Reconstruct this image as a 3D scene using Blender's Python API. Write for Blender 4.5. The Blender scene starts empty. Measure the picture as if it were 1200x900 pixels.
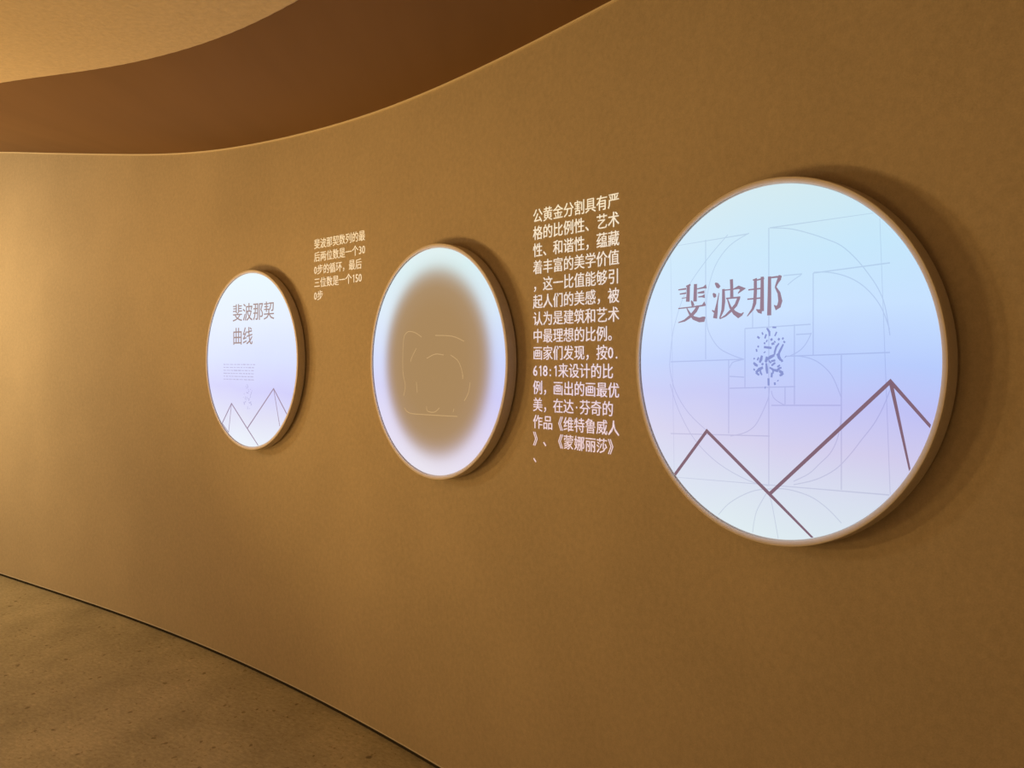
import bpy, bmesh, math, random
from mathutils import Matrix, Vector

# ---------------------------------------------------------------- camera, world, lights, exposure
scene = bpy.context.scene
COL = scene.collection
scene.view_settings.view_transform = 'Standard'
scene.view_settings.look = 'None'
scene.view_settings.exposure = 0.0
scene.view_settings.gamma = 1.0
scene.view_settings.use_curve_mapping = False

EYE = 1.5                                   # the camera's height above the floor
cam_data = bpy.data.cameras.new('camera')
cam_data.sensor_width = 36.0
cam_data.lens = 36.0 * 1040 / 1200
cam_data.shift_y = -27 / 1200
cam_data.clip_start = 0.02
cam = bpy.data.objects.new('camera', cam_data)
cam.location = (0, 0, EYE)
cam.rotation_euler = (math.pi / 2, 0, 0)
COL.objects.link(cam)
scene.camera = cam

world = bpy.data.worlds.new('warm_room')
scene.world = world
world.use_nodes = True
bg = world.node_tree.nodes['Background']
bg.inputs[0].default_value = (1.0, 0.55, 0.20, 1)
bg.inputs[1].default_value = 0.17


def lamp(name, loc, energy, colour, radius, target=None, angle=None, blend=0.6):
    d = bpy.data.lights.new(name, 'SPOT' if target else 'POINT')
    d.energy = energy
    d.color = colour
    d.shadow_soft_size = radius
    o = bpy.data.objects.new(name, d)
    o.location = loc
    if target:
        d.spot_size = math.radians(angle)
        d.spot_blend = blend
        o.rotation_euler = (Vector(target) - Vector(loc)).to_track_quat('-Z', 'Y').to_euler()
    COL.objects.link(o)
    return o


WARM = (1.0, 0.605, 0.19)
LEFT_WARM = (1.0, 0.74, 0.36)
# left wall lamp and uplight; unseen room, rake and back lights added as fill
lamp('wall_lamp', (-4.7, 5.0, 1.95), 112, LEFT_WARM, 0.20)
lamp('room_fill', (-2.6, 0.6, 1.5), 9, WARM, 0.30)
lamp('uplight', (-4.3, 3.2, 0.35), 235, WARM, 0.34, (-1.6, 2.9, 3.6), 110, 0.9)
lamp('rake_fill', (-4.6, 4.3, 1.0), 165, WARM, 0.12, (0.8, 1.9, 1.6), 62, 1.0)
lamp('back_fill', (-1.6, -0.4, 0.4), 30, WARM, 0.2, (-0.5, 1.6, 3.2), 100, 0.9)

# ---------------------------------------------------------------- helpers
PI = math.pi


def srgb(r, g, b, k=1.0):
    def f(c):
        c = c / 255
        return (c / 12.92 if c <= 0.04045 else ((c + 0.055) / 1.055) ** 2.4) * k
    return (f(r), f(g), f(b), 1)


def link(name, me, mat=None, parent=None):
    o = bpy.data.objects.new(name, me)
    COL.objects.link(o)
    if mat:
        me.materials.append(mat)
    if parent:
        o.parent = parent
    return o


def mesh(name, verts, faces, smooth=False):
    me = bpy.data.meshes.new(name)
    me.from_pydata(verts, [], faces)
    me.update()
    if smooth:
        me.polygons.foreach_set('use_smooth', [True] * len(me.polygons))
    return me


def struct(o):
    o['kind'] = 'structure'
    return o


def nodes(name):
    m = bpy.data.materials.new(name)
    m.use_nodes = True
    nt = m.node_tree
    return m, nt, nt.nodes['Principled BSDF'], nt.nodes.new, nt.links.new


# ---------------------------------------------------------------- the curved wall's plan
# distance s along the wall (rightwards), heading TH(s), position P(s)
Q = (-0.8724, 3.914, 0.804, 0.0724, -0.0203, -0.3095)
DS = 0.01
S0, S1 = -6.5, 4.9


def TH(s):
    s = min(max(s, -3.0), 4.0)
    return Q[2] + Q[3] * s + Q[4] * s * s / 10 + Q[5] * s ** 3 / 100


TAB = {}
x, y = Q[0], Q[1]
k = 0
while k * DS <= S1 + 0.1:
    TAB[k] = (x, y)
    t = TH((k + .5) * DS)
    x += math.cos(t) * DS
    y -= math.sin(t) * DS
    k += 1
x, y = Q[0], Q[1]
k = 0
while k * DS >= S0 - 0.1:
    TAB[k] = (x, y)
    t = TH((k - .5) * DS)
    x -= math.cos(t) * DS
    y += math.sin(t) * DS
    k -= 1


def P(s, out=0.0, z=0.0):
    """point on the wall's face at s, `out` metres into the room, at height z"""
    i = math.floor(s / DS)
    f = s / DS - i
    a, b = TAB[i], TAB[i + 1]
    t = TH(s)
    return (a[0] + (b[0] - a[0]) * f - math.sin(t) * out,
            a[1] + (b[1] - a[1]) * f - math.cos(t) * out, z)


def lerp_table(tab, s):
    if s <= tab[0][0]:
        return tab[0][1]
    for (a, va), (b, vb) in zip(tab, tab[1:]):
        if s <= b:
            f = (s - a) / (b - a)
            return va + (vb - va) * f
    return tab[-1][1]


TOP = [(-6.5, 1.76), (-4.6, 1.60), (-3.542, 1.46), (-2.796, 1.345), (-2.142, 1.246), (-1.55, 1.156), (-1.007, 1.087),
       (-0.51, 1.045), (-0.058, 1.018), (0.349, 1.001), (0.713, 0.997), (1.035, 1.004), (1.32, 1.014), (1.572, 1.026),
       (1.752, 1.037), (2.3, 1.06), (5.0, 1.10)]


def H(s):
    return EYE + sum(lerp_table(TOP, s + d) for d in (-.24, -.12, 0, .12, .24)) / 5


SOFFIT = [(-6.5, 1.55), (-3, 1.45), (-1.2, 1.31), (-0.16, 1.20), (0.15, 1.06), (0.48, 0.94), (0.73, 0.86), (1.02, 0.78), (1.27, 0.75),
          (1.8, 0.70), (5.0, 0.6)]


def W(s):
    return sum(lerp_table(SOFFIT, s + d) for d in [k * .05 for k in range(-7, 8)]) / 15


def extrude(name, profile, step=0.05, smooth=True, caps=True):
    """profile(s) -> list of (out, z); closed loop swept along the wall"""
    n = int(round((S1 - S0) / step))
    ss = [S0 + (S1 - S0) * i / n for i in range(n + 1)]
    verts, faces = [], []
    m = len(profile(0))
    for s in ss:
        for o, z in profile(s):
            verts.append(P(s, o, z))
    for i in range(n):
        for j in range(m):
            a = i * m + j
            b = i * m + (j + 1) % m
            faces.append((a, b, b + m, a + m))
    if caps:
        faces.append(tuple(range(m)))
        faces.append(tuple(n * m + j for j in reversed(range(m))))
    me = mesh(name, verts, faces)
    bm = bmesh.new()
    bm.from_mesh(me)
    bmesh.ops.recalc_face_normals(bm, faces=bm.faces)
    bm.to_mesh(me)
    bm.free()
    if smooth:
        me.polygons.foreach_set('use_smooth', [True] * len(me.polygons))
        me.set_sharp_from_angle(angle=math.radians(30))
    return me


# ---------------------------------------------------------------- materials of the room
def paper_material(name, base, var, bump=0.12, scale=260):
    """fine-grained, slightly mottled wall covering"""
    m, nt, b, N, L = nodes(name)
    tc = N('ShaderNodeTexCoord')
    n1 = N('ShaderNodeTexNoise'); n1.inputs['Scale'].default_value = scale; n1.inputs['Detail'].default_value = 3
    n2 = N('ShaderNodeTexNoise'); n2.inputs['Scale'].default_value = 2.2; n2.inputs['Detail'].default_value = 5
    n3 = N('ShaderNodeTexNoise'); n3.inputs['Scale'].default_value = 60; n3.inputs['Detail'].default_value = 4
    for n in (n1, n2, n3):
        L(tc.outputs['Object'], n.inputs['Vector'])
    add = N('ShaderNodeMath'); add.operation = 'ADD'
    L(n1.outputs['Fac'], add.inputs[0]); L(n3.outputs['Fac'], add.inputs[1])
    add2 = N('ShaderNodeMath'); add2.operation = 'MULTIPLY_ADD'
    L(n2.outputs['Fac'], add2.inputs[0]); add2.inputs[1].default_value = 0.8
    L(add.outputs[0], add2.inputs[2])
    mr = N('ShaderNodeMapRange')
    mr.inputs[1].default_value = 0.9; mr.inputs[2].default_value = 1.9
    L(add2.outputs[0], mr.inputs[0])
    mix = N('ShaderNodeMix'); mix.data_type = 'RGBA'
    L(mr.outputs[0], mix.inputs[0])
    mix.inputs[6].default_value = [c * (1 - var) for c in base[:3]] + [1]
    mix.inputs[7].default_value = [c * (1 + var) for c in base[:3]] + [1]
    L(mix.outputs[2], b.inputs['Base Color'])
    b.inputs['Roughness'].default_value = 0.85
    b.inputs['Specular IOR Level'].default_value = 0.2
    bp = N('ShaderNodeBump'); bp.inputs['Strength'].default_value = bump; bp.inputs['Distance'].default_value = 0.002
    L(add.outputs[0], bp.inputs['Height'])
    L(bp.outputs[0], b.inputs['Normal'])
    return m


def floor_material():
    m, nt, b, N, L = nodes('plaster_floor')
    tc = N('ShaderNodeTexCoord')
    mp = N('ShaderNodeMapping')
    mp.inputs['Rotation'].default_value = (0, 0, 0.5)
    mp.inputs['Scale'].default_value = (1.0, 0.75, 1.0)
    L(tc.outputs['Object'], mp.inputs['Vector'])
    warp = N('ShaderNodeTexNoise'); warp.inputs['Scale'].default_value = 30; warp.inputs['Detail'].default_value = 3
    L(mp.outputs[0], warp.inputs['Vector'])
    vadd = N('ShaderNodeVectorMath'); vadd.operation = 'MULTIPLY_ADD'
    L(warp.outputs['Color'], vadd.inputs[0]); vadd.inputs[1].default_value = (0.03, 0.03, 0)
    L(mp.outputs[0], vadd.inputs[2])
    clouds = N('ShaderNodeTexNoise'); clouds.inputs['Scale'].default_value = 3.0; clouds.inputs['Detail'].default_value = 7
    clouds.inputs['Roughness'].default_value = 0.62
    L(mp.outputs[0], clouds.inputs['Vector'])
    base = N('ShaderNodeMix'); base.data_type = 'RGBA'
    mr = N('ShaderNodeMapRange'); mr.inputs[1].default_value = 0.3; mr.inputs[2].default_value = 0.7
    L(clouds.outputs['Fac'], mr.inputs[0]); L(mr.outputs[0], base.inputs[0])
    base.inputs[6].default_value = FLOOR_A
    base.inputs[7].default_value = FLOOR_B
    last = base.outputs[2]
    heights = []
    # pits and chips of two sizes: cells, only some of which carry one
    for scale, size, share, dark in ((9, 0.20, 0.60, 0.42), (26, 0.26, 0.50, 0.58), (60, 0.32, 0.30, 0.74)):
        vo = N('ShaderNodeTexVoronoi'); vo.inputs['Scale'].default_value = scale
        L(vadd.outputs[0], vo.inputs['Vector'])
        sp = N('ShaderNodeSeparateColor'); L(vo.outputs['Color'], sp.inputs[0])
        pick = N('ShaderNodeMath'); pick.operation = 'GREATER_THAN'; pick.inputs[1].default_value = share
        L(sp.outputs[0], pick.inputs[0])
        szm = N('ShaderNodeMath'); szm.operation = 'MULTIPLY'; szm.inputs[1].default_value = size
        L(sp.outputs[1], szm.inputs[0])
        sub = N('ShaderNodeMath'); sub.operation = 'SUBTRACT'
        L(szm.outputs[0], sub.inputs[0]); L(vo.outputs['Distance'], sub.inputs[1])
        edge = N('ShaderNodeMapRange'); edge.inputs[1].default_value = 0.0; edge.inputs[2].default_value = 0.05
        L(sub.outputs[0], edge.inputs[0])
        mask = N('ShaderNodeMath'); mask.operation = 'MULTIPLY'
        L(edge.outputs[0], mask.inputs[0]); L(pick.outputs[0], mask.inputs[1])
        mx = N('ShaderNodeMix'); mx.data_type = 'RGBA'; mx.blend_type = 'MULTIPLY'
        L(mask.outputs[0], mx.inputs[0]); L(last, mx.inputs[6])
        mx.inputs[7].default_value = (dark, dark * 0.93, dark * 0.85, 1)
        last = mx.outputs[2]
        heights.append(mask.outputs[0])
    # fine grain and pale flecks
    fmap = N('ShaderNodeMapping'); fmap.inputs['Scale'].default_value = (1.0, 2.2, 1.0); L(mp.outputs[0], fmap.inputs['Vector'])
    for scale, lo, hi, a, c in ((38, 0.35, 0.65, 0.86, 1.10), (110, 0.3, 0.7, 0.90, 1.08), (24, 0.60, 0.68, 1.0, 1.16)):
        g = N('ShaderNodeTexNoise'); g.inputs['Scale'].default_value = scale; g.inputs['Detail'].default_value = 4
        L(fmap.outputs[0], g.inputs['Vector'])
        gm = N('ShaderNodeMapRange'); gm.inputs[1].default_value = lo; gm.inputs[2].default_value = hi
        gm.inputs[3].default_value = a; gm.inputs[4].default_value = c
        L(g.outputs['Fac'], gm.inputs[0])
        vm = N('ShaderNodeVectorMath'); vm.operation = 'SCALE'
        L(last, vm.inputs[0]); L(gm.outputs[0], vm.inputs['Scale'])
        last = vm.outputs[0]
    L(last, b.inputs['Base Color'])
    b.inputs['Roughness'].default_value = 0.6
    b.inputs['Specular IOR Level'].default_value = 0.3
    fine = N('ShaderNodeTexNoise'); fine.inputs['Scale'].default_value = 45; fine.inputs['Detail'].default_value = 6
    L(mp.outputs[0], fine.inputs['Vector'])
    hsub = N('ShaderNodeMath'); hsub.operation = 'SUBTRACT'
    L(fine.outputs['Fac'], hsub.inputs[0]); L(heights[1], hsub.inputs[1])
    bp = N('ShaderNodeBump'); bp.inputs['Strength'].default_value = 0.35; bp.inputs['Distance'].default_value = 0.004
    L(hsub.outputs[0], bp.inputs['Height']); L(bp.outputs[0], b.inputs['Normal'])
    return m


def soffit_material():
    m, nt, b, N, L = nodes('brown_soffit')
    tc = N('ShaderNodeTexCoord')
    mp = N('ShaderNodeMapping'); mp.inputs['Scale'].default_value = (6, 0.6, 6)
    L(tc.outputs['Object'], mp.inputs['Vector'])
    n = N('ShaderNodeTexNoise'); n.inputs['Scale'].default_value = 1.0; n.inputs['Detail'].default_value = 4
    L(mp.outputs[0], n.inputs['Vector'])
    mix = N('ShaderNodeMix'); mix.data_type = 'RGBA'
    L(n.outputs['Fac'], mix.inputs[0])
    mix.inputs[6].default_value = [c * 0.88 for c in SOFFIT_C[:3]] + [1]
    mix.inputs[7].default_value = [c * 1.12 for c in SOFFIT_C[:3]] + [1]
    L(mix.outputs[2], b.inputs['Base Color'])
    b.inputs['Roughness'].default_value = 0.7
    b.inputs['Specular IOR Level'].default_value = 0.12
    return m


def plain(name, colour, rough=0.6, spec=0.3):
    m, nt, b, N, L = nodes(name)
    b.inputs['Roughness'].default_value = rough
    b.inputs['Specular IOR Level'].default_value = spec
    n = N('ShaderNodeTexNoise'); n.inputs['Scale'].default_value = 90; n.inputs['Detail'].default_value = 3
    mix = N('ShaderNodeMix'); mix.data_type = 'RGBA'
    L(n.outputs['Fac'], mix.inputs[0])
    mix.inputs[6].default_value = [c * 0.93 for c in colour[:3]] + [1]
    mix.inputs[7].default_value = [c * 1.07 for c in colour[:3]] + [1]
    L(mix.outputs[2], b.inputs['Base Color'])
    return m


WALL_C = (0.54, 0.44, 0.33, 1)
FLOOR_A = (0.33, 0.285, 0.20, 1)
FLOOR_B = (0.49, 0.425, 0.31, 1)
SOFFIT_C = (0.24, 0.14, 0.075, 1)
M_WALL = paper_material('sand_wallpaper', WALL_C, 0.15, bump=0.2)
M_RIM = paper_material('sand_rim', (0.66, 0.60, 0.55, 1), 0.06, bump=0.06)
M_CEIL = paper_material('sand_plaster', (0.74, 0.61, 0.44, 1), 0.08, bump=0.4, scale=60)
M_FLOOR = floor_material()
M_SOFFIT = soffit_material()
M_LIP = paper_material('pale_bezel', (0.80, 0.72, 0.66, 1), 0.05, bump=0.04)
M_BEAD = plain('pale_bead', (0.80, 0.68, 0.52, 1))
M_GAP = plain('dark_gap', (0.035, 0.025, 0.015, 1), 0.8)

# ---------------------------------------------------------------- the setting
GAP = 0.018
n_rows = 24


def wall_profile(s):
    top = H(s)
    rows = [(0.0, GAP + (top - GAP) * j / n_rows) for j in range(n_rows + 1)]
    return rows + [(-0.10, top), (-0.10, GAP)]


struct(link('wall_right', extrude('wall_right', wall_profile), M_WALL))
struct(link('baseboard_right', extrude('baseboard_right', lambda s: [(-0.006, 0), (-0.006, GAP), (-0.09, GAP), (-0.09, 0)]), M_GAP))
struct(link('trim_1', extrude('trim_1', lambda s: [(0, H(s) - .006), (.005, H(s) - .005), (.006, H(s)), (0, H(s))]), M_BEAD))
struct(link('trim_2', extrude('trim_2', lambda s: [(0, GAP), (.002, GAP), (.002, GAP + .003), (0, GAP + .004)]), M_RIM))
struct(link('ceiling_soffit', extrude('ceiling_soffit', lambda s: [(-.10, H(s)), (W(s) + .03, H(s)), (W(s) + .03, H(s) + .05), (-.10, H(s) + .05)]), M_SOFFIT))


def ceiling_profile(s):
    w, h = W(s), H(s)
    rough = 0.0008 * math.sin(s * 97)
    return [(w + rough, h - .012), (w + rough + .01, h - .018), (w + 1.2, h - .018), (w + 3.2, h - .018), (w + 3.2, h + .06),
            (w + .03, h + .06), (w + .03, h)]


struct(link('ceiling', extrude('ceiling', ceiling_profile, step=0.02), M_CEIL))

fx0, fx1, fy0, fy1 = -8.0, 3.6, -4.0, 8.6
fl = mesh('floor', [(fx0, fy0, 0), (fx1, fy0, 0), (fx1, fy1, 0), (fx0, fy1, 0),
                    (fx0, fy0, -.1), (fx1, fy0, -.1), (fx1, fy1, -.1), (fx0, fy1, -.1)],
          [(0, 1, 2, 3), (7, 6, 5, 4), (0, 4, 5, 1), (1, 5, 6, 2), (2, 6, 7, 3), (3, 7, 4, 0)])
struct(link('floor', fl, M_FLOOR))

# ---------------------------------------------------------------- lettering
_glyphs = {}


def glyph(ch):
    """flat mesh (verts, faces) of one character in a 1 x 1 em cell, from the application's own font"""
    if ch in _glyphs:
        return _glyphs[ch]
    if ch == '1':                                  # with the flag of the display's own digit
        a, b, c, d = bbox('0')
        w, t = b - a, (b - a) * .17
        x0 = a + w * .5
        v = [(x0, c), (x0 + t, c), (x0 + t, d), (x0, d), (x0 - w * .28, d - w * .24), (x0 - w * .28, d - w * .40), (x0, d - w * .26), (a, c), (b, c)]
        _glyphs[ch] = (v[:7], [(0, 1, 2, 3), (3, 4, 5, 6)])
        return _glyphs[ch]
    cu = bpy.data.curves.new('glyph', 'FONT')
    cu.body = ch
    cu.resolution_u = 2
    cu.offset = GLYPH_BOLD
    o = bpy.data.objects.new('glyph', cu)
    COL.objects.link(o)
    bpy.context.view_layer.update()
    me = bpy.data.meshes.new_from_object(o.evaluated_get(bpy.context.evaluated_depsgraph_get()))
    v = [(p.co.x, p.co.y) for p in me.vertices]
    f = [tuple(p.vertices) for p in me.polygons]
    bpy.data.objects.remove(o)
    bpy.data.curves.remove(cu)
    bpy.data.meshes.remove(me)
    _glyphs[ch] = (v, f)
    return v, f


GLYPH_BOLD = 0.0
STRIKE = 0.011                                  # each character is struck twice, this far apart (in ems)
HALF = set('0123456789.:·')


def bbox(ch):
    v, f = glyph(ch)
    xs = [p[0] for p in v]
    ys = [p[1] for p in v]
    return min(xs), max(xs), min(ys), max(ys)


_b = bbox('品')
_c = bbox('一')
EM = (_c[1] - _c[0]) / 0.92                     # the em of a full-width character
BASE = (_b[2] + _b[3]) / 2 - EM * 0.5           # bottom of the em cell


def characters(text, cell_w, cell_h, put, mat, parent):
    """characters in a row; put(u, v) turns flat coordinates into a point"""
    u = 0.0
    for ch in text:
        wide = 0.5 if ch in HALF else 1.0
        if ch == ' ':
            u += cell_w
            continue
        v, f = glyph(ch)
        x0, x1, _, _ = bbox(ch)
        if wide == 0.5:
            # centre in a half cell, narrowed like the display's own digits
            mid = (x0 + x1) / 2
            k = min(1.0, EM * 0.44 / max(x1 - x0, 1e-6))
            pts = [(u + cell_w * 0.25 + (p[0] - mid) * k / EM * cell_w, (p[1] - BASE) / EM * cell_h) for p in v]
        else:
            pts = [(u + p[0] / EM * cell_w, (p[1] - BASE) / EM * cell_h) for p in v]
        n = len(pts)
        pts = [(a - STRIKE * cell_w, b) for a, b in pts] + [(a + STRIKE * cell_w, b) for a, b in pts]
        f = list(f) + [tuple(i + n for i in q) for q in f]
        link('character', mesh('character', [put(a, b) for a, b in pts], f), mat, parent)
        u += cell_w * wide


def glow_material(name, stops, lo, hi, strength):
    """projected white lettering: projector light put in as emission, tinted from top to bottom"""
    m, nt, b, N, L = nodes(name)
    tc = N('ShaderNodeTexCoord'); sp = N('ShaderNodeSeparateXYZ'); L(tc.outputs['Object'], sp.inputs[0])
    mr = N('ShaderNodeMapRange'); mr.inputs[1].default_value = lo; mr.inputs[2].default_value = hi
    L(sp.outputs[2], mr.inputs[0])
    ramp = N('ShaderNodeValToRGB'); L(mr.outputs[0], ramp.inputs[0])
    set_ramp(ramp, stops)
    b.inputs['Base Color'].default_value = (0.5, 0.45, 0.4, 1)
    b.inputs['Roughness'].default_value = 0.9
    L(ramp.outputs[0], b.inputs['Emission Color'])
    b.inputs['Emission Strength'].default_value = strength
    return m


def set_ramp(ramp, stops):
    el = ramp.color_ramp.elements
    while len(el) > 1:
        el.remove(el[-1])
    el[0].position, el[0].color = stops[0]
    for p, c in stops[1:]:
        el.new(p).color = c


def thing(name, label, cat, group=None):
    o = bpy.data.objects.new(name, None)
    o.empty_display_size = 0.1
    COL.objects.link(o)
    o['label'] = label
    o['category'] = cat
    if group:
        o['group'] = group
    return o


def wall_text(label, lines, s, v_first, pitch, cell_w, cell_h, mat):
    t = thing('wall_text', label, 'wall text', 'light lettering on the sand wall')
    o = Vector(P(s, 0, EYE + v_first))
    t.location = o
    for i, text in enumerate(lines):
        v0 = EYE + v_first - pitch * i - cell_h / 2
        characters(text, cell_w, cell_h, lambda a, b: Vector(P(s + a, 0.0012, v0 + b)) - o, mat, t)
    return t


M_TEXT_BIG = glow_material('projected_light_wide', [(0, srgb(222, 196, 196)), (.35, srgb(214, 204, 226)), (.7, srgb(218, 214, 214)), (1, srgb(232, 224, 196))], -0.86, 0.02, 0.84)
M_TEXT_SMALL = glow_material('projected_light_small', [(0, srgb(226, 208, 180)), (1, srgb(228, 208, 168))], -0.3, 0.02, 0.84)

wall_text('small five-line block of white lettering between the left and middle round panels',
          ['斐波那契数列的最', '后两位数是一个30', '0步的循环，最后', '三位数是一个150', '0步'],
          0.000, 0.513, 0.0567, 0.0502, 0.046, M_TEXT_SMALL)
wall_text('tall fifteen-line block of white lettering between the middle and right round panels',
          ['公黄金分割具有严', '格的比例性、艺术', '性、和谐性，蕴藏', '着丰富的美学价值', '，这一比值能够引', '起人们的美感，被',
           '认为是建筑和艺术', '中最理想的比例。', '画家们发现，按0.', '618:1来设计的比', '例，画出的画最优', '美，在达·芬奇的', '作品《维特鲁威人',
           '》、《蒙娜丽莎》', '、'],
          1.428, 0.461, 0.0546, 0.0485, 0.047, M_TEXT_BIG)

# ---------------------------------------------------------------- round panels
DEPTH = 0.050
LIP = 0.013
FACE = 0.0455


def lathe(name, prof, n=192, smooth_angle=35):
    """closed profile (r, z) turned about the local z axis; r = 0 points are kept as single vertices"""
    verts, rows, faces = [], [], []
    for r, z in prof:
        if r < 1e-6:
            rows.append([len(verts)] * n)
            verts.append((0, 0, z))
        else:
            rows.append(list(range(len(verts), len(verts) + n)))
            verts += [(r * math.cos(2 * PI * i / n), r * math.sin(2 * PI * i / n), z) for i in range(n)]
    m = len(rows)
    for j in range(m):
        a, b = rows[j], rows[(j + 1) % m]
        for i in range(n):
            k = (i + 1) % n
            f = [a[i], a[k], b[k], b[i]]
            f = [v for q, v in enumerate(f) if v not in f[:q]]
            if len(f) > 2:
                faces.append(tuple(f))
    me = mesh(name, verts, faces)
    bm = bmesh.new(); bm.from_mesh(me)
    bmesh.ops.recalc_face_normals(bm, faces=bm.faces)
    bm.to_mesh(me); bm.free()
    me.polygons.foreach_set('use_smooth', [True] * len(me.polygons))
    me.set_sharp_from_angle(angle=math.radians(smooth_angle))
    return me


def projected_colour(N, L, R, stops, side):
    """node chain giving the picture's background: bands down the panel, a little deeper to the right"""
    tc = N('ShaderNodeTexCoord'); sp = N('ShaderNodeSeparateXYZ'); L(tc.outputs['Object'], sp.inputs[0])
    nz = N('ShaderNodeTexNoise'); nz.inputs['Scale'].default_value = 3.5; nz.inputs['Detail'].default_value = 2
    L(tc.outputs['Object'], nz.inputs['Vector'])
    wob = N('ShaderNodeMath'); wob.operation = 'MULTIPLY_ADD'; wob.inputs[1].default_value = 0.10 * R * 2
    L(nz.outputs['Fac'], wob.inputs[0]); L(sp.outputs[1], wob.inputs[2])
    mr = N('ShaderNodeMapRange'); mr.inputs[1].default_value = -R * 0.9; mr.inputs[2].default_value = R * 1.1
    L(wob.outputs[0], mr.inputs[0])
    ramp = N('ShaderNodeValToRGB'); set_ramp(ramp, stops); L(mr.outputs[0], ramp.inputs[0])
    mx = N('ShaderNodeMapRange'); mx.inputs[1].default_value = -R; mx.inputs[2].default_value = R
    mx.inputs[3].default_value = side; mx.inputs[4].default_value = 0.0
    L(sp.outputs[0], mx.inputs[0])
    mix = N('ShaderNodeMix'); mix.data_type = 'RGBA'; mix.inputs[7].default_value = (0.86, 0.9, 1.0, 1)
    L(mx.outputs[0], mix.inputs[0]); L(ramp.outputs[0], mix.inputs[6])
    return tc, sp, mix.outputs[2]


def projected_material(name, R, stops, side=0.35, tint=(1, 1, 1, 1), strength=1.0, hollow=None):
    m, nt, b, N, L = nodes(name)
    tc, sp, col = projected_colour(N, L, R, stops, side)
    b.inputs['Roughness'].default_value = 0.85
    b.inputs['Specular IOR Level'].default_value = 0.03
    b.inputs['Base Color'].default_value = (0.03, 0.03, 0.03, 1)
    t = N('ShaderNodeMix'); t.data_type = 'RGBA'; t.blend_type = 'MULTIPLY'; t.inputs[0].default_value = 1
    L(col, t.inputs[6]); t.inputs[7].default_value = tint
    out = t.outputs[2]
    if hollow:
        cx, cy, rx, ry, colour = hollow
        mp = N('ShaderNodeMapping'); mp.vector_type = 'POINT'
        mp.inputs['Location'].default_value = (-cx / rx, -cy / ry, 0)
        mp.inputs['Scale'].default_value = (1 / rx, 1 / ry, 0)
        L(tc.outputs['Object'], mp.inputs['Vector'])
        ln = N('ShaderNodeVectorMath'); ln.operation = 'LENGTH'; L(mp.outputs[0], ln.inputs[0])
        ramp = N('ShaderNodeValToRGB'); ramp.color_ramp.interpolation = 'B_SPLINE'
        mr = N('ShaderNodeMapRange'); mr.inputs[1].default_value = 0.0; mr.inputs[2].default_value = 1.5
        L(ln.outputs['Value'], mr.inputs[0]); L(mr.outputs[0], ramp.inputs[0])
        set_ramp(ramp, [(0.40, (0, 0, 0, 1)), (0.56, (.035, .035, .035, 1)), (0.62, (.11, .11, .11, 1)), (0.67, (.30, .30, .30, 1)), (0.715, (.62, .62, .62, 1)), (0.76, (.90, .90, .90, 1)), (0.82, (1, 1, 1, 1))])
        mix = N('ShaderNodeMix'); mix.data_type = 'RGBA'
        L(ramp.outputs[0], mix.inputs[0])
        mix.inputs[6].default_value = colour
        L(out, mix.inputs[7])
        out = mix.outputs[2]
    L(out, b.inputs['Emission Color'])
    b.inputs['Emission Strength'].default_value = strength  # projected picture put in as the panel face's own emission
    return m


def ink(name, colour, strength=1.0):
    """dark lines of the projected picture: dimmer light put in as emission"""
    m, nt, b, N, L = nodes(name)
    b.inputs['Base Color'].default_value = (0.03, 0.03, 0.03, 1)
    b.inputs['Roughness'].default_value = 0.5
    b.inputs['Specular IOR Level'].default_value = 0.1
    b.inputs['Emission Color'].default_value = colour
    b.inputs['Emission Strength'].default_value = strength
    return m


def stroke(verts, faces, pts, widths, z, R=None):
    """a flat mitred ribbon through pts"""
    pts = [Vector(p) for p in pts]
    n0 = len(verts)
    for i, p in enumerate(pts):
        a = pts[max(i - 1, 0)]
        b = pts[min(i + 1, len(pts) - 1)]
        d1 = (p - a).normalized() if i else (b - p).normalized()
        d2 = (b - p).normalized() if i < len(pts) - 1 else d1
        t = (d1 + d2)
        t = t.normalized() if t.length > 1e-5 else d1
        n = Vector((-t.y, t.x))
        c = max(0.45, n.dot(Vector((-d1.y, d1.x))))
        w = widths[i] / 2 / c
        for q in (p + n * w, p - n * w):
            if R and q.length > R:
                q = q.normalized() * R
            verts.append((q.x, q.y, z))
    for i in range(len(pts) - 1):
        a = n0 + 2 * i
        faces.append((a, a + 1, a + 3, a + 2))


def smooth_path(pts, k=4):
    """Catmull-Rom through the points"""
    if len(pts) < 3:
        return pts
    out = []
    for i in range(len(pts) - 1):
        p0 = Vector(pts[max(i - 1, 0)]); p1 = Vector(pts[i]); p2 = Vector(pts[i + 1]); p3 = Vector(pts[min(i + 2, len(pts) - 1)])
        for j in range(k):
            t = j / k
            out.append(tuple(0.5 * ((2 * p1) + (p2 - p0) * t + (2 * p0 - 5 * p1 + 4 * p2 - p3) * t * t + (3 * p1 - p0 - 3 * p2 + p3) * t ** 3)))
    out.append(tuple(pts[-1]))
    return out


def drawing(name, strokes, z, mat, parent, R, curve=True):
    """strokes: list of (width or widths, points)"""
    v, f = [], []
    for w, pts in strokes:
        if curve:
            pts = smooth_path(pts)
        ws = [w] * len(pts) if isinstance(w, (int, float)) else w
        stroke(v, f, pts, ws, z, R)
    return link(name, mesh(name, v, f), mat, parent)


PANELS = 'round glowing panels along the curved wall'


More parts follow.
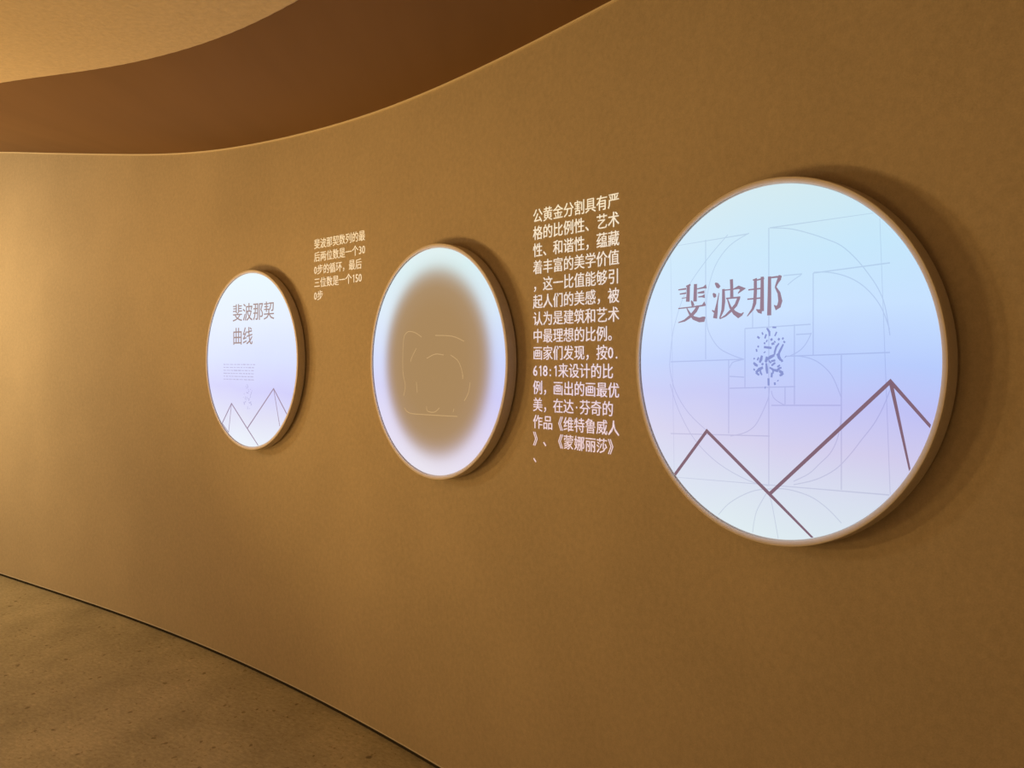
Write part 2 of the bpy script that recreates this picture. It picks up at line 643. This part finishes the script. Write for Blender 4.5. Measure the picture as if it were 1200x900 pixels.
def panel(label, s, lift, R):
    t = thing('round_panel', label, 'wall display', PANELS)
    a = TH(s)
    tx = Vector((math.cos(a), -math.sin(a), 0))
    nz = Vector((-math.sin(a), -math.cos(a), 0))
    m = Matrix((tx, Vector((0, 0, 1)), nz)).transposed().to_4x4()
    m.translation = Vector(P(s, 0, EYE + lift))
    t.matrix_world = m
    ri = R - LIP
    b = 0.0025
    c = .0085
    prof = [(0, .0025), (.20, .0025), (.20, c), (R - .012, c), (R - .012, .0115), (R - b, .0115), (R, .013), (R, DEPTH - .004), (R - .0015, DEPTH - .0030), (ri + .002, DEPTH - .0030), (ri + .002, FACE - .0025), (0, FACE - .0025), (0, .02)]
    prof = prof[:-1]
    link('rim', lathe('rim', prof), M_RIM, t)
    z0 = DEPTH - .0028
    prof = [(R - .001, z0), (R - .0008, DEPTH - .0006), (R - .0016, DEPTH), (ri + .001, DEPTH), (ri, DEPTH - .001), (ri, z0)]
    link('bezel', lathe('bezel', prof), M_LIP, t)['label'] = 'pale narrow front ring'
    return t


def projected_face(t, R, mat):
    ri = R - LIP - .0028
    prof = [(0, FACE - .002), (ri, FACE - .002), (ri, FACE - .0006), (ri - .0006, FACE), (0, FACE)]
    return link('projected_face', lathe('projected_face', prof, n=160), mat, t)



# line art of the pictures, in metres on each panel
SPIRAL = [[0.0022,[[-0.3051,0.2784],[-0.3051,-0.3046]]],[0.0022,[[-0.1859,0.3057],[-0.1859,0.0057]]],[0.0022,[[0.0041,0.3129],[0.0041,-0.292]]],[0.0022,[[0.1229,0.1977],[0.1229,0.0148]]],[0.0022,[[0.3057,0.3245],[0.3057,-0.2757]]],[0.0022,[[-0.0646,0.0793],[-0.0646,-0.0621]]],[0.0022,[[-0.1134,0.0035],[-0.1134,-0.1759]]],[0.0022,[[0.074,0.085],[0.074,-0.0976]]],[0.0022,[[0.1928,0.0144],[0.1928,-0.2782]]],[0.0022,[[-0.0421,0.1193],[-0.0421,0.0787]]],[0.0022,[[0.0488,-0.0594],[0.0488,-0.0986]]],[0.0022,[[-0.2828,0.3029],[-0.0546,0.3057]]],[0.0022,[[0.0065,0.3126],[0.2725,0.3185]]],[0.0022,[[0.1229,0.1977],[0.3047,0.2046]]],[0.0022,[[0.0442,0.1981],[0.0942,0.1981]]],[0.0022,[[-0.0646,0.0793],[0.1163,0.0836]]],[0.0022,[[0.0785,0.0616],[0.1185,0.0625]]],[0.0022,[[-0.3036,-0.0008],[-0.0672,0.0056]]],[0.0022,[[0.0511,0.0122],[0.3047,0.0191]]],[0.0022,[[-0.1108,-0.0653],[0.0763,-0.0568]]],[0.0022,[[-0.1108,-0.0361],[-0.0672,-0.0375]]],[0.0022,[[0.0113,-0.1021],[0.1928,-0.0948]]],[0.0022,[[-0.3036,-0.1883],[0.0065,-0.1741]]],[0.0022,[[-0.2828,-0.3022],[0.3029,-0.2761]]],[0.0018,[[-0.0521,0.3074],[-0.1108,0.2829],[-0.1559,0.2367],[-0.1804,0.1682],[-0.1831,0.1042],[-0.1721,0.0675],[-0.1425,0.0331],[-0.0978,0.0139],[-0.0672,0.0056]]],[0.0018,[[-0.116,0.3106],[-0.1859,0.2521],[-0.2507,0.1812],[-0.2916,0.0904],[-0.3051,0.0126],[-0.3051,-0.0253],[-0.2857,-0.0795],[-0.2421,-0.1318],[-0.1817,-0.1739]]],[0.0018,[[-0.3051,-0.0588],[-0.2769,-0.1246],[-0.2221,-0.1982],[-0.1451,-0.2519],[-0.0546,-0.2844],[0.0017,-0.2903]]],[0.0018,[[0.0065,0.3126],[0.0603,0.3043],[0.1098,0.2888],[0.1552,0.2704],[0.1928,0.2515],[0.2273,0.2205],[0.255,0.1873],[0.2782,0.1533],[0.2934,0.1168],[0.3047,0.0544]]],[0.0018,[[0.1251,0.1995],[0.1594,0.1967],[0.1928,0.1885],[0.2233,0.1752],[0.2491,0.157],[0.2725,0.1322],[0.2897,0.1046],[0.3038,0.0668]]],[0.0018,[[0.0785,0.0131],[0.1076,0.0091],[0.1338,-0.0004],[0.1573,-0.0173],[0.1741,-0.0377],[0.1928,-0.0782]]],[0.0018,[[0.3085,-0.0497],[0.2897,-0.0945],[0.2686,-0.1313],[0.2412,-0.1655],[0.2132,-0.2005],[0.1783,-0.2352],[0.1294,-0.2627],[0.0717,-0.2805]]],[0.0018,[[0.1928,-0.0948],[0.1908,-0.132],[0.1825,-0.1697],[0.1657,-0.2008],[0.1402,-0.2256],[0.112,-0.2512],[0.0717,-0.2728]]],[0.0018,[[0.0065,-0.0564],[0.0041,-0.0784],[-0.0031,-0.0986],[-0.0273,-0.142],[-0.0471,-0.1614],[-0.0722,-0.1732],[-0.1082,-0.1818]]],[0.0018,[[0.0113,-0.0682],[0.0161,-0.082],[0.0279,-0.0915],[0.0488,-0.1006]]],[0.0018,[[-0.1108,-0.0152],[-0.1056,-0.0069],[-0.0978,-0.0006],[-0.0672,0.0056]]],[0.0018,[[0.092,0.1963],[0.0717,0.1862],[0.0557,0.1756]]],[0.0018,[[-0.1451,-0.3785],[-0.116,-0.3495],[-0.0798,-0.3262],[-0.0372,-0.3068],[0.0065,-0.2978],[0.0488,-0.2929],[0.0875,-0.2962],[0.1207,-0.3037],[0.1488,-0.3172],[0.172,-0.3329],[0.1928,-0.3504]]],[0.0018,[[-0.0421,-0.407],[-0.0372,-0.3778],[-0.0273,-0.3481],[0.0017,-0.3023]]],[0.0018,[[0.0017,-0.3023],[0.0113,-0.3271],[0.0184,-0.356],[0.0302,-0.4097]]],[0.0018,[[0.1185,0.0645],[0.1053,0.0418],[0.0875,0.0247],[0.0626,0.0132]]]]
PEAKS_LARGE = [[[-0.3186,-0.2992],[-0.2916,-0.2976],[-0.1817,-0.1739],[0.0065,-0.3097],[0.3062,-0.0409],[0.4025,-0.133]],[[0.0065,-0.3097],[0.1229,-0.3987]],[[0.3062,-0.0409],[0.3533,-0.2233]]]
GLYPHS = [[[[-0.2419,0.1951,0.0096],[-0.2423,0.1741,0.0096],[-0.2438,0.1532,0.0109]],[[-0.2499,0.1927,0.0026],[-0.2346,0.1963,0.0045]],[[-0.218,0.1969,0.009],[-0.2187,0.1756,0.0096],[-0.2195,0.1525,0.0102]],[[-0.2759,0.1856,0.0026],[-0.2488,0.1868,0.0042]],[[-0.2708,0.1744,0.0029],[-0.2488,0.1757,0.0038]],[[-0.2642,0.1631,0.0016],[-0.2488,0.164,0.0022]],[[-0.2127,0.1839,0.0026],[-0.1923,0.186,0.0038],[-0.1824,0.1887,0.0096]],[[-0.2109,0.1737,0.0029],[-0.1886,0.1749,0.0064]],[[-0.209,0.1635,0.0022],[-0.196,0.1639,0.0038],[-0.1875,0.1645,0.009]],[[-0.2323,0.1555,0.0026],[-0.2286,0.1495,0.007],[-0.2255,0.1412,0.0083]],[[-0.2759,0.1372,0.0026],[-0.2278,0.139,0.0029],[-0.196,0.1409,0.0038],[-0.186,0.1456,0.0109]],[[-0.209,0.1404,0.0077],[-0.2172,0.1293,0.009],[-0.2323,0.1169,0.0077],[-0.2545,0.1052,0.0048],[-0.2759,0.1007,0.0019]],[[-0.2468,0.1365,0.0026],[-0.2373,0.1229,0.0058],[-0.224,0.1108,0.0083],[-0.2053,0.1051,0.0102],[-0.1919,0.1064,0.0122],[-0.186,0.1119,0.0026]]],[[[-0.1548,0.1948,0.0032],[-0.1487,0.1904,0.009],[-0.1441,0.1845,0.0102],[-0.1448,0.1812,0.0038]],[[-0.1613,0.1698,0.0032],[-0.1562,0.1644,0.0096],[-0.1541,0.1592,0.0064]],[[-0.1426,0.1695,0.0019],[-0.1476,0.1458,0.0042],[-0.1519,0.1235,0.0096],[-0.1548,0.1072,0.0115]],[[-0.1642,0.1274,0.0026],[-0.1523,0.1207,0.0064]],[[-0.1285,0.1784,0.007],[-0.1281,0.1476,0.009],[-0.1306,0.1268,0.0077],[-0.1405,0.1056,0.0029]],[[-0.1292,0.1751,0.0026],[-0.0978,0.1759,0.0026],[-0.0824,0.1796,0.007],[-0.0692,0.1746,0.007],[-0.0841,0.1651,0.0022]],[[-0.104,0.2004,0.0083],[-0.103,0.1782,0.0083],[-0.103,0.1568,0.009]],[[-0.1204,0.1545,0.0032],[-0.0978,0.1549,0.0035],[-0.0773,0.1553,0.0038]],[[-0.0814,0.1545,0.0077],[-0.0902,0.1373,0.0077],[-0.1054,0.1242,0.0064],[-0.1221,0.1124,0.0045],[-0.1391,0.1055,0.0019]],[[-0.1158,0.1525,0.0029],[-0.1075,0.1326,0.0058],[-0.0951,0.1188,0.009],[-0.0824,0.1111,0.0109],[-0.0732,0.1132,0.0051],[-0.0672,0.1181,0.0019]]],[[[-0.0332,0.1949,0.0077],[-0.0332,0.1642,0.0083],[-0.0352,0.1386,0.0083],[-0.0411,0.1246,0.0058],[-0.0571,0.1084,0.0019]],[[-0.0405,0.1938,0.0026],[-0.0286,0.1962,0.0038]],[[-0.0134,0.1999,0.0077],[-0.0137,0.1603,0.009],[-0.0143,0.1188,0.0102]],[[-0.0143,0.118,0.0102],[-0.0241,0.1195,0.007],[-0.0306,0.1235,0.0019]],[[-0.0339,0.1923,0.0026],[-0.0079,0.1958,0.0038]],[[-0.0537,0.1714,0.0029],[-0.0143,0.1726,0.0032]],[[-0.0564,0.1492,0.0029],[-0.0143,0.1501,0.0032]],[[0.0072,0.1989,0.0077],[0.0069,0.1537,0.009],[0.0062,0.108,0.0102]],[[0.0065,0.1958,0.0032],[0.0255,0.1964,0.0038],[0.0408,0.1958,0.0045]],[[0.0349,0.1999,0.0045],[0.0346,0.1916,0.009],[0.0286,0.1828,0.0058],[0.0239,0.1733,0.0038]],[[0.0233,0.1739,0.0038],[0.0333,0.1587,0.007],[0.0371,0.1401,0.0096],[0.0333,0.1285,0.009],[0.0255,0.1241,0.007],[0.0202,0.1312,0.0019]]]]
SPECKS = [[[-0.0009,0.0786],[0.0065,0.0695],[0.0071,0.0595]],[[0.015,0.0799],[0.0255,0.0791]],[[-0.0023,0.0642],[-0.0063,0.0542]],[[0.0268,0.069],[0.0216,0.0592]],[[-0.0143,0.0689],[-0.0116,0.0633]],[[-0.0279,0.0592],[-0.0211,0.055]],[[0.011,0.0539],[0.0137,0.049]],[[-0.0023,0.0493],[0.0004,0.0474]],[[0.0307,0.0535],[0.0346,0.0501]],[[0.045,0.0554],[0.0424,0.0511]],[[0.0488,0.047],[0.0463,0.0434]],[[-0.0246,0.0378],[-0.0257,0.0333]],[[-0.0306,0.03],[-0.0292,0.0233]],[[0.0333,0.0425],[0.0255,0.0338],[0.0216,0.0228],[0.0203,0.0151]],[[0.045,0.0401],[0.0385,0.0293],[0.0333,0.0205],[0.032,0.0063]],[[0.0281,0.0184],[0.0333,0.0096],[0.0385,0.003]],[[-0.0089,0.0342],[0.0124,0.0318]],[[-0.0076,0.0231],[-0.0063,0.0208]],[[-0.0143,0.0142],[-0.017,0.0053],[-0.0211,-0.0026]],[[-0.0238,0.0098],[-0.0279,0.003]],[[-0.0375,0.0087],[-0.0361,0.0053]],[[-0.0388,-0.0026],[-0.0333,-0.0071],[-0.0265,-0.0104]],[[-0.0009,0.0119],[-0.0023,0.0019],[-0.0049,-0.0014]],[[0.0203,0.0151],[0.0097,0.0108],[0.0004,0.0052]],[[-0.0116,-0.0137],[-0.0224,-0.0183],[-0.032,-0.0262]],[[-0.0197,-0.0171],[-0.0184,-0.0261],[-0.0143,-0.0316]],[[-0.032,-0.0262],[-0.0224,-0.0317]],[[-0.0023,-0.0037],[-0.0009,-0.017],[0.0004,-0.0281]],[[0.0124,-0.0092],[0.0229,-0.0025]],[[0.0071,-0.0136],[0.0176,-0.0191],[0.0163,-0.0279]],[[0.0163,-0.0191],[0.0281,-0.0212],[0.0359,-0.0134]],[[0.0359,-0.008],[0.0281,-0.0124]],[[0.0333,-0.0211],[0.0411,-0.0254],[0.0437,-0.0309]],[[0.0137,-0.0257],[0.0124,-0.0368]],[[0.0346,-0.0321],[0.0424,-0.0298]],[[0.0294,-0.0431],[0.0307,-0.0453]],[[0.019,-0.0517],[0.0242,-0.0509]],[[-0.0063,-0.0605],[-0.0041,-0.0611]],[[0.0039,-0.0391],[0.0044,-0.0558]],[[0.0501,0.0117],[0.0514,0.0106]],[[0.011,0.0008],[0.0229,0.003]],[[0.0229,0.0471],[0.0203,0.0449]],[[0.0124,0.0406],[0.0203,0.0427]],[[0.0346,0.0161],[0.0307,0.0096]],[[-0.0388,-0.0173],[-0.0347,-0.0206]],[[-0.0063,0.0453],[-0.0076,0.0409]],[[-0.0143,-0.0037],[-0.0116,-0.0081]],[[0.0044,0.003],[0.011,-0.0036]],[[0.0385,-0.0123],[0.0372,-0.0167]],[[0.0385,0.0008],[0.0437,0.003]]]
PEAKS_SMALL = [[[-0.2605,-0.3146],[-0.1677,-0.2132],[-0.0175,-0.3278],[0.2194,-0.1323],[0.3311,-0.2448]],[[-0.0175,-0.3278],[0.0828,-0.4027]],[[-0.1677,-0.2132],[-0.1968,-0.3574]],[[-0.2605,-0.3146],[-0.1946,-0.3573]],[[0.2194,-0.1323],[0.2719,-0.3021]]]
GOLD = [[[-0.0724,0.0898],[-0.1111,0.1063],[-0.1506,0.1124],[-0.1735,0.1065],[-0.1873,0.0921],[-0.1943,0.0569],[-0.1966,-0.0009],[-0.1943,-0.0459],[-0.1792,-0.0906],[-0.1908,-0.1294]],[[-0.1055,0.0495],[-0.1336,0.0181],[-0.1449,-0.0009]],[[0.1064,0.0232],[0.1463,0.0052],[0.166,-0.0184],[0.1777,-0.0477],[0.1757,-0.0595]],[[-0.0397,-0.162],[-0.0343,-0.1792],[0.0084,-0.1816],[0.0398,-0.165]],[[0.1214,-0.1767],[0.1264,-0.1645]],[[-0.185,-0.1741],[-0.1506,-0.1918],[-0.0397,-0.193],[0.1463,-0.1904]],[[0.0137,0.0941],[0.1164,0.0889],[0.1854,0.0698]],[[0.219,-0.0705],[0.2095,-0.1057],[0.1854,-0.1357]],[[-0.1055,-0.0764],[-0.1,-0.1141]],[[-0.0397,0.0116],[0.0137,0.0268],[0.0657,0.0234]],[[-0.1943,-0.0395],[-0.1919,-0.0555]],[[0.1757,-0.0448],[0.1777,-0.0595]]]

# right panel: the largest in view
R3 = 0.4284
BANDS3 = [(0.0, srgb(218, 234, 236)), (0.14, srgb(212, 220, 236)), (0.28, srgb(206, 200, 234)), (0.40, srgb(188, 190, 243)),
          (0.50, srgb(180, 201, 252)), (0.64, srgb(196, 223, 254)), (0.80, srgb(194, 229, 250)), (1.0, srgb(206, 232, 236))]
p3 = panel('largest-looking round projection-lit panel at the right, three brown characters above spirals and mountain peaks', 2.3544, -0.0015, R3)
sc3 = projected_face(p3, R3, projected_material('projected_light_right', R3, BANDS3, 0.30))
RC = R3 - LIP - .004
drawing('spiral_line', [(w * 1.25, p) for w, p in SPIRAL], FACE + .0006, projected_material('spiral_ink', R3, BANDS3, 0.30, (0.80, 0.80, 0.86, 1)), sc3, RC)
drawing('mountain_line', [(.0085, PEAKS_LARGE[0]), (.0080, PEAKS_LARGE[1]), (.0085, PEAKS_LARGE[2])], FACE + .0012, ink('peak_ink', srgb(124, 94, 112)), sc3, RC, curve=False)
M_GLYPH = ink('character_ink', srgb(146, 122, 142))
for g in GLYPHS:
    v, f = [], []
    for i, st in enumerate(g):
        pts = [(p[0], p[1]) for p in st]
        ws = [p[2] * 1.15 for p in st]
        stroke(v, f, pts, ws, FACE + .0018 + i * .00003)
    link('character', mesh('character', v, f), M_GLYPH, sc3)
rnd = random.Random(4)
sp = []
for pl in SPECKS:
    n = len(pl)
    w = rnd.uniform(.005, .0085)
    if n == 2 and (Vector(pl[0]) - Vector(pl[1])).length < .01:
        w *= 1.1
    sp.append(([w * (0.7 if i in (0, n - 1) else 1) for i in range(n)], pl))
drawing('fingerprint_mark', sp, FACE + .0016, ink('mark_ink', srgb(132, 146, 208)), sc3, RC, curve=False)

# middle panel
R2 = 0.4235
BANDS2 = [(0.0, srgb(232, 226, 236)), (0.2, srgb(222, 212, 240)), (0.38, srgb(206, 204, 248)), (0.52, srgb(204, 214, 253)),
          (0.72, srgb(214, 232, 248)), (0.9, srgb(214, 238, 240)), (1.0, srgb(222, 240, 238))]
p2 = panel('round panel in the middle, a white projected ring around a soft brown oval', 0.930, -0.0023, R2)
sc2 = projected_face(p2, R2, projected_material('projected_light_middle', R2, BANDS2, 0.25, hollow=(0.008, -0.002, 0.305, 0.318, srgb(165, 131, 87))))
drawing('golden_line', [(.0028, a) for a in GOLD], FACE + .0006, ink('gold_ink', srgb(190, 154, 106)), sc2, R2 - LIP - .004)

# left panel
R1 = 0.4284
BANDS1 = [(0.0, srgb(228, 236, 242)), (0.18, srgb(216, 216, 238)), (0.34, srgb(202, 200, 244)), (0.50, srgb(210, 218, 250)),
          (0.72, srgb(222, 232, 250)), (1.0, srgb(226, 242, 246))]
p1 = panel('smallest-looking round projection-lit panel at the left, six brown characters over two line-drawn mountains', -0.4924, 0.0051, R1)
sc1 = projected_face(p1, R1, projected_material('projected_light_left', R1, BANDS1, 0.22, strength=1.06))
drawing('mountain_line', [(.0065 if i < 2 else .0045, a) for i, a in enumerate(PEAKS_SMALL)], FACE + .0012, ink('peak_ink_small', srgb(150, 132, 160)), sc1, R1 - LIP - .004, curve=False)
M_TITLE = ink('title_ink', srgb(160, 136, 134))
for text, v0 in (('斐波那契', 0.182), ('曲线', 0.068)):
    characters(text, 0.0962, 0.090, lambda a, b: (-0.158 + a, v0 + b, FACE + .0014), M_TITLE, sc1)
rnd = random.Random(9)
fine = []
for i in range(6):
    yy = -0.022 - i * 0.0145
    xx = -0.248
    while xx < (0.045 if i < 5 else 0.02):
        w = rnd.uniform(.012, .034)
        fine.append((rnd.uniform(.0035, .006), [(xx, yy), (min(xx + w, .055), yy - .0005)]))
        xx += w + rnd.uniform(.004, .010)
drawing('small_print', fine, FACE + .0010, ink('print_ink', srgb(186, 186, 222)), sc1, R1, curve=False)
c3 = (0.0, 0.0)
xs = [p[0] for l in SPECKS for p in l]; ys = [p[1] for l in SPECKS for p in l]
mx, my = (min(xs) + max(xs)) / 2, (min(ys) + max(ys)) / 2
wx, wy = max(xs) - min(xs), max(ys) - min(ys)
drawing('fingerprint_mark', [(.0042, [(-0.012 + (p[0] - mx) / wx * .085, -0.178 + (p[1] - my) / wy * .125) for p in l]) for l in SPECKS[::2]],
        FACE + .0013, ink('mark_ink_small', srgb(178, 178, 222)), sc1, R1, curve=False)

# added cool spots out of view, standing in for projector light on the bezels
for q, r in ((p1, R1), (p2, R2), (p3, R3)):
    m = q.matrix_world
    lamp('projector_spill', m @ Vector((-0.02, 0.02, 2.3)), 62.0, (0.64, 0.76, 1.0), 0.006, m @ Vector((0, 0, DEPTH)),
         2 * math.degrees(math.atan((r - .0075) / 2.25)), 0.01)
